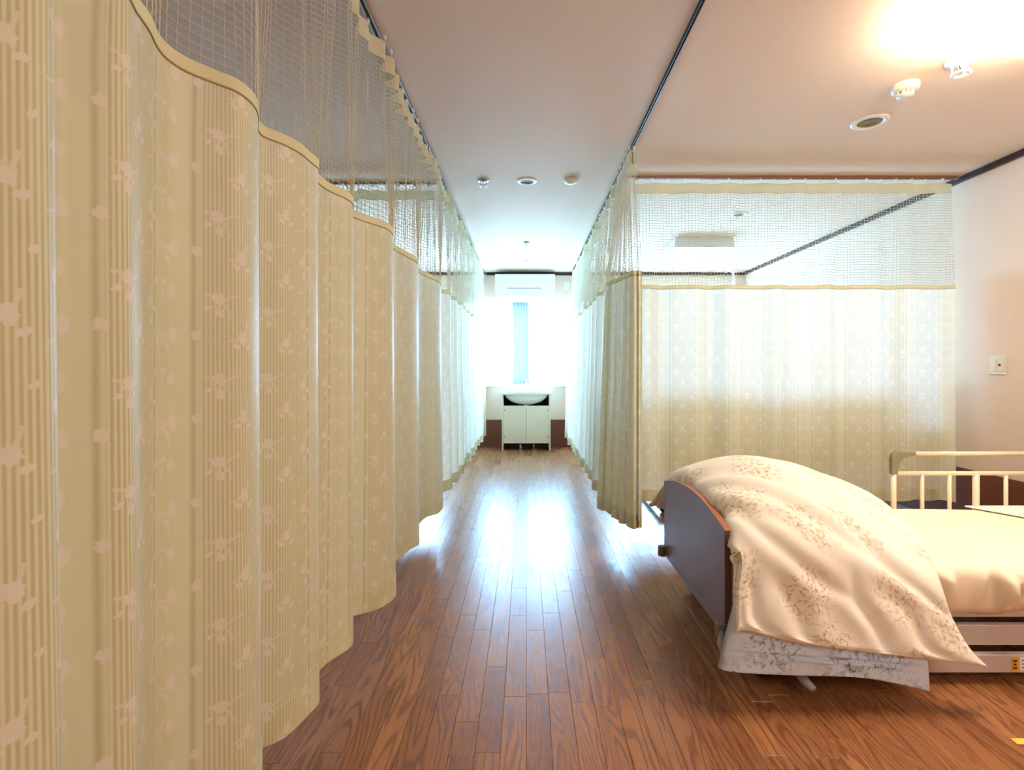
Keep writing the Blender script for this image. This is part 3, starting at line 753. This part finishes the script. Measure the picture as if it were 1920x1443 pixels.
# ------------------------------------------------------------------ bed
def build_bed(dx, dy, lift, label, shade_only=False):
    X0, X1, Y0, Y1 = .738+dx, 2.88+dx, 1.905+dy, 2.745+dy
    r = empty('hospital_bed', (X0, Y0, 0), label, 'bed')
    z = lift
    # footboard with arched top
    def board(name, x0, x1, zb, ends, mid, rr=.05):
        prof = []
        n = 24
        prof += [(Y0+rr, zb), (Y0+rr*.3, zb+rr*.3), (Y0, zb+rr)]
        prof += [(Y0+(Y1-Y0)*k/n, ends+(mid-ends)*(1-((2*k/n)-1)**2)) for k in range(n+1)]
        prof += [(Y1, zb+rr), (Y1-rr*.3, zb+rr*.3), (Y1-rr, zb)]
        bm = bmesh.new(); vs = [bm.verts.new((x0, p, q+z)) for p, q in prof]; f = bm.faces.new(vs)
        g = bmesh.ops.extrude_face_region(bm, geom=[f]); bmesh.ops.translate(bm, vec=(x1-x0, 0, 0), verts=[v for v in g['geom'] if isinstance(v, bmesh.types.BMVert)])
        me = bm_obj(name, bm, M_board, r, bevel=.002)
        me.data.materials.append(M_boardedge)
        for p in me.data.polygons:
            if abs(p.normal.z) > .6 and p.center.z > zb+z+.2: p.material_index = 1
        return me
    board('footboard', X0, X0+.026, .178, .572, .632)
    board('headboard', X1-.03, X1, .178, .72, .80)
    for yy_ in (Y0+.005, Y1-.005):
        cyl('corner_bumper', (X0-.012, yy_, .172+z), (X0-.012, yy_, .226+z), .022, M_grey, r, 16, bevel=.006)
    # frames
    bm = bmesh.new()
    for ya in (Y0+.03, Y1-.055): bbox(bm, (X0+.03, ya, .235+z), (X1-.03, ya+.025, .27+z))
    for x in np.linspace(X0+.05, X1-.08, 7): bbox(bm, (x, Y0+.055, .24+z), (x+.03, Y1-.055, .262+z))
    bm_obj('mattress_deck', bm, M_frame, r, bevel=.002)
    bm = bmesh.new()
    for ya in (Y0+.015, Y1-.04): bbox(bm, (X0+.03, ya, .136+z), (X1-.03, ya+.025, .212+z))
    bbox(bm, (X0+.026, Y0+.04, .14+z), (X0+.06, Y1-.04, .20+z)); bbox(bm, (X1-.06, Y0+.04, .14+z), (X1-.03, Y1-.04, .20+z))
    bm_obj('upper_side_frame', bm, M_frame, r, bevel=.003)
    bm = bmesh.new(); zl = .045
    for ya in (Y0-.005, Y1-.02): bbox(bm, (X0+.10, ya, zl), (X1-.12, ya+.03, zl+.065))
    bbox(bm, (X0+.10, Y0+.025, zl), (X0+.13, Y1-.02, zl+.05)); bbox(bm, (X1-.15, Y0+.025, zl), (X1-.12, Y1-.02, zl+.05))
    bm_obj('lower_side_frame', bm, M_frame, r, bevel=.003)
    for xa in (X0+.45, X1-.55):      # lift arms
        for ya in (Y0+.12, Y1-.15):
            bm = bmesh.new(); bcyl(bm, (xa, ya, zl+.02), (xa+.28, ya, .24+z), .017, seg=12); bm_obj('lift_arm', bm, M_frame, r)
        cyl('cross_tube', (xa, Y0+.02, zl+.03), (xa, Y1-.02, zl+.03), .016, M_frame, r, 12)
    for xa in (X0+.16, X1-.2):
        for ya in (Y0+.05, Y1-.05):
            c = cyl('caster', (xa, ya-.014, .032), (xa, ya+.014, .032), .0318, M_rubber, r, 20, bevel=.004)
            box('caster_fork', (xa-.018, ya-.02, .03), (xa+.018, ya-.015, .07), M_frame, c)
            box('caster_fork', (xa-.018, ya+.015, .03), (xa+.018, ya+.02, .07), M_frame, c)
    # mattress with sheet
    bm = bmesh.new(); ms = M_sheet
    nx, ny = 280, 46; mx0, mx1, my0, my1 = X0+.03, X1-.035, Y0+.01, Y1-.012
    V = []; UVs = []
    zt, zb = .432+z, .262+z; rr = .045
    prof = []
    for k in range(9): a = PI/2*k/8; prof.append((my0+rr-rr*math.cos(a), zt-rr+rr*math.sin(a)))
    prof = [(my0+.004, zb), (my0+.0, zb+.03), (my0-.004, zb+.07)]+prof
    top = [(my0+rr+(my1-my0-2*rr)*k/14, zt) for k in range(1, 14)]
    bk = [(my0+my1-p, q) for p, q in prof[::-1]]
    prof = prof+top+bk; n = len(prof)
    rnd = random.Random(3); wr = [(rnd.uniform(X0+.75, X1-.25), rnd.uniform(.014, .03), rnd.uniform(.016, .028), rnd.uniform(-.5, .6)) for _ in range(30)]
    for i in range(nx+1):
        x = mx0+(mx1-mx0)*i/nx
        for k, (p, q) in enumerate(prof):
            fr = k < 13; dz = 0; dyy = 0
            if fr:
                t_ = (zt-q)/(zt-zb)
                for (wx, ww, wa, sl) in wr: dyy -= wa*math.exp(-((x-wx-sl*(zt-q))/ww)**2)*math.sin(min(1, t_+.15)*PI)
                if k < 2: dz += .006*math.sin(x*14)+.004*math.sin(x*31)
            else: dz += .003*math.sin(x*5+p*4)
            V.append((x, p+dyy, q+dz)); UVs.append((x, p+q))
    Q = [[i*n+k, (i+1)*n+k, (i+1)*n+k+1, i*n+k+1] for i in range(nx) for k in range(n-1)]
    Q += [[i*n, i*n+n-1, (i+1)*n+n-1, (i+1)*n] for i in range(nx)]
    mo = np_obj('mattress', V, Q, ms, r, uv=UVs)
    bm = bmesh.new(); bm.from_mesh(mo.data); bmesh.ops.holes_fill(bm, edges=[e for e in bm.edges if e.is_boundary]); bm.to_mesh(mo.data); bm.free()
    mo['label'] = 'mattress under a cream fitted sheet'
    if not shade_only:
        bm = bmesh.new()     # pad
        vs = [(2.33, Y1-.02, .437), (2.86, Y1-.02, .437), (2.86, Y0+.12, .437), (2.74, Y0+.12, .437), (2.45, Y1-.20, .437)]
        f = bm.faces.new([bm.verts.new((a, b_, c)) for a, b_, c in vs]); g = bmesh.ops.extrude_face_region(bm, geom=[f]); bmesh.ops.translate(bm, vec=(0, 0, .008), verts=[v for v in g['geom'] if isinstance(v, bmesh.types.BMVert)])
        po = bm_obj('mattress_pad', bm, M_pad, r, bevel=.003); po['label'] = 'thin white pad laid on the sheet'
        # side rail on the far side
        g_ = tag(empty('side_rail', (0, 0, 0)), 'cream tubular side rail with a grey green corner'); g_.parent = r
        ry = 2.72; zt_, zm_ = .722, .617
        cyl('rail_bar', (2.04, ry, zt_), (2.85, ry, zt_), .0115, M_cream, g_, 14)
        cyl('rail_bar', (1.965, ry, zm_), (2.85, ry, zm_), .0115, M_cream, g_, 14)
        for x, rad in ((1.95, .013), (2.102, .0095), (2.247, .0095), (2.388, .0155), (2.547, .0095), (2.69, .0095), (2.83, .013)):
            cyl('rail_post', (x, ry, .30), (x, ry, zm_), rad, M_cream, g_, 14)
        # corner cap
        cap = []
        for (x, zz) in ((1.934, zm_-.004), (1.934, .70), (1.940, .722), (1.955, .7335), (1.985, .7345), (2.062, .7335), (2.062, .7105), (2.03, .7085), (1.995, .698), (1.975, .675), (1.966, .645), (1.966, zm_-.004)): cap.append((x, zz))
        bm = bmesh.new(); vs = [bm.verts.new((a, ry-.015, b_)) for a, b_ in cap]; f = bm.faces.new(vs); gg = bmesh.ops.extrude_face_region(bm, geom=[f])
        bmesh.ops.translate(bm, vec=(0, .03, 0), verts=[v for v in gg['geom'] if isinstance(v, bmesh.types.BMVert)])
        bm_obj('corner_cap', bm, M_capgrey, g_, bevel=.005)
        # sticker and label on the lower frame
        st = box('sticker', (1.80, Y0-.0062, .052), (1.825, Y0-.005, .104), M_orange, r)
        st['label'] = 'orange warning sticker'
        for k in range(3): box('sticker_mark', (1.805+.003*(k % 2), Y0-.0066, .060+k*.013), (1.820-.003*(k % 2), Y0-.0062, .067+k*.013), M_ink, st)
        st = box('name_plate', (1.83, Y0-.0062, .052), (1.93, Y0-.005, .104), M_pad, r); st['label'] = 'white printed label'
        for k in range(3): box('print_line', (1.838, Y0-.0066, .064+k*.013), (1.91-.015*k, Y0-.0062, .067+k*.013), M_ink, st)
        # translucent corner guard and pedal
        tube('corner_guard', [(.725, 1.898, .205), (.722, 1.892, .16), (.735, 1.885, .12), (.765, 1.88, .10)], [.012, .018, .017, .010], M_clear, r)
        tube('caster_pedal', [(.985, 1.88, .075), (.995, 1.84, .058), (1.01, 1.80, .045)], [.014, .017, .013], M_clear, r)
    adopt(r)
    return r
build_bed(0, 0, 0, 'hospital bed with brown arched footboard and cream side rail, right of the aisle')

def bicubic(G, nu, nv):
    G = np.asarray(G, float)            # rows, cols, 3
    A = np.stack([cr(G[i], nu) for i in range(G.shape[0])], 0)
    return np.stack([cr(A[:, j], nv) for j in range(nu)], 1)   # nv, nu, 3
def sval(x, y, seed):
    rs = np.random.RandomState(seed); v = 0
    for k in range(14):
        a = rs.uniform(0, 2*PI); f = rs.uniform(3, 11); v = v+np.sin((x*math.cos(a)+y*math.sin(a))*f+rs.uniform(0, 6))/14**.5
    return v
def duvet_piece(name, G, thick, m, parent, wr, seed, nu=120, nv=120, fold=None, edge=.10):
    A = bicubic(G, nu, nv)
    du = np.gradient(A, axis=1); dv = np.gradient(A, axis=0)
    N = np.cross(du, dv); N /= np.linalg.norm(N, axis=2)[..., None]+1e-9
    if N[nv//2, nu//2, 2]-N[nv//2, nu//2, 1] < 0: N = -N
    L = lambda D, ax: np.cumsum(np.linalg.norm(D, axis=2), axis=ax)
    U = L(du, 1); Vv = L(dv, 0)
    u = np.linspace(0, 1, nu)[None, :]; v = np.linspace(0, 1, nv)[:, None]
    e = np.minimum(np.minimum(u, 1-u)/edge, np.minimum(v, 1-v)/(edge*.6)); e = np.clip(e, 0, 1)
    puff = np.sqrt(1-(1-e)**2)
    h = wr*sval(U*2.0, Vv*1.1, seed)
    if fold is not None:
        for (u0, v0, u1, v1, wd, am) in fold:     # crease lines in (u,v)
            L2 = (u1-u0)**2+(v1-v0)**2; t_ = np.clip(((u-u0)*(u1-u0)+(v-v0)*(v1-v0))/L2, 0, 1)
            wob = .012*np.sin(t_*9+u0*20)
            d = np.hypot(u-u0-t_*(u1-u0)+wob, v-v0-t_*(v1-v0)); h = h-am*np.exp(-(d/wd)**2)*np.sin(np.clip(t_, .02, .98)*PI)**.5
            h = h+am*.6*np.exp(-((d-wd*2.0)/(wd*1.3))**2)*np.sin(np.clip(t_, .02, .98)*PI)
    T = A+N*(thick*.5*puff+h*np.clip(e*2, 0, 1))[..., None]
    B = A-N*(thick*.5*puff-h*.6*np.clip(e*2, 0, 1))[..., None]
    n = nu*nv; V = np.r_[T.reshape(-1, 3), B.reshape(-1, 3)]; UV = np.r_[np.stack([U, Vv], 2).reshape(-1, 2)]*1.0; UV = np.r_[UV, UV]
    i, j = np.meshgrid(np.arange(nv-1), np.arange(nu-1), indexing='ij'); a = (i*nu+j).ravel()
    Q = [np.stack([a, a+1, a+nu+1, a+nu], 1), n+np.stack([a, a+nu, a+nu+1, a+1], 1)]
    bd = np.r_[np.arange(nu), (np.arange(1, nv)*nu+nu-1), (nv-1)*nu+np.arange(nu-2, -1, -1), np.arange(nv-2, 0, -1)*nu]; b2 = np.roll(bd, -1)
    Q.append(np.stack([b2, bd, n+bd, n+b2], 1))
    o = np_obj(name, V, np.concatenate(Q), m, parent, uv=UV)
    return o
r = empty('duvet', (1.2, 2.2, .44), 'cream duvet with faded brown flowers heaped over the foot of the bed', 'duvet')
rows = [
    (2.83, [(.80, .42), (1.0, .44), (1.27, .46), (1.55, .45), (1.78, .44)]),
    (2.80, [(.79, .54), (1.0, .57), (1.27, .57), (1.55, .52), (1.79, .465)]),
    (2.69, [(.785, .615), (1.0, .665), (1.28, .66), (1.56, .585), (1.81, .48)]),
    (2.48, [(.785, .645), (.98, .70), (1.25, .685), (1.53, .585), (1.78, .465)]),
    (2.22, [(.79, .645), (.96, .685), (1.20, .655), (1.46, .55), (1.68, .455)]),
    (1.99, [(.79, .60), (.95, .63), (1.17, .585), (1.38, .50), (1.56, .445)]),
    (1.85, [(.77, .51), (.94, .53), (1.15, .49), (1.34, .43), (1.49, .385)]),
    (1.80, [(.735, .39), (.93, .39), (1.14, .37), (1.34, .33), (1.49, .295)]),
    (1.765, [(.725, .30), (.93, .27), (1.15, .25), (1.36, .225), (1.52, .215)]),
    (1.75, [(.72, .275), (.93, .235), (1.16, .205), (1.38, .18), (1.57, .158)])]
G = [([(row[0][0]+.018, y, row[0][1]-.075)] if i < 6 else [(row[0][0]-.004, y, row[0][1]-.004)])+[(x+((.014 if i < 7 else .04) if k == 0 else 0), y, z) for k, (x, z) in enumerate(row)] for i, (y, row) in enumerate(rows)]
folds = [(.05, .35, .75, .55, .025, .016), (.10, .42, .85, .72, .022, .014), (.02, .28, .5, .38, .02, .014), (.3, .40, .9, .60, .018, .012), (.15, .55, .6, .80, .02, .012), (.25, .30, .8, .45, .02, .012),
         (.35, .72, .45, .97, .03, .014), (.6, .70, .68, .98, .025, .014), (.05, .5, .4, .62, .02, .010), (.5, .50, .95, .78, .02, .012), (.2, .75, .28, .98, .03, .012), (.75, .75, .85, .98, .025, .010)]
for k in range(16): folds.append((.0, .10+.035*k, .10+.02*(k % 3), .11+.036*k, .011, .011))
folds = [(a, b_, c_, d_, e_, f_*1.15) for a, b_, c_, d_, e_, f_ in folds]
duvet_piece('cover', G, .06, M_duvet, r, .006, 5, 150, 170, folds)
rows2 = [(1.82, [(.735, .33), (.95, .31), (1.15, .29), (1.30, .27), (1.39, .26)]),
         (1.80, [(.70, .24), (.93, .22), (1.14, .20), (1.30, .185), (1.395, .18)]),
         (1.785, [(.68, .185), (.91, .165), (1.13, .15), (1.29, .13), (1.39, .12)]),
         (1.775, [(.665, .135), (.90, .118), (1.12, .112), (1.27, .088), (1.385, .062)])]
c = duvet_piece('folded_underside', [[(x, y, z) for x, z in row] for y, row in rows2], .075, M_duvet2, r, .005, 9, 80, 40, [(.0, .6, .9, .55, .03, .012), (.3, .3, .5, .9, .03, .01)], edge=.12)
c['label'] = 'flowered underside of the duvet hanging below, its blue deepened to carry the daylight on it'
rows3 = [(2.84, [(.70, .415), (.76, .52), (.82, .56)]), (2.87, [(.695, .41), (.76, .45), (.82, .50)]), (2.89, [(.69, .405), (.76, .42), (.82, .44)])]
duvet_piece('corner_flap', [[(x, y, z) for x, z in row] for y, row in rows3], .025, M_duvet, r, .002, 4, 16, 12)
adopt(r)

# second bed behind the cross curtain (raised), it shades the lower curtain
build_bed(.22, 2.22, .36, 'raised hospital bed in the far right bay behind the drawn curtain', True)
r = empty('duvet', (1.8, 4.5, .80), 'duvet piled on the raised bed behind the drawn curtain', 'duvet')
G2 = [[(1.02+.42*k, y, z+.02*math.sin(k*2.1)) for k in range(5)] for y, z in ((4.16, .84), (4.19, .94), (4.30, .985), (4.5, 1.0), (4.7, .99), (4.86, .93), (4.9, .84))]
duvet_piece('cover', G2, .06, M_duvet, r, .006, 8, 60, 50)
adopt(r)

# yellow tape on the floor
r = tag(box('floor_tape', (1.535, 1.60, .0005), (1.66, 1.625, .0012), M_yellow), 'short strip of yellow tape stuck on the floor in front of the bed', 'tape')
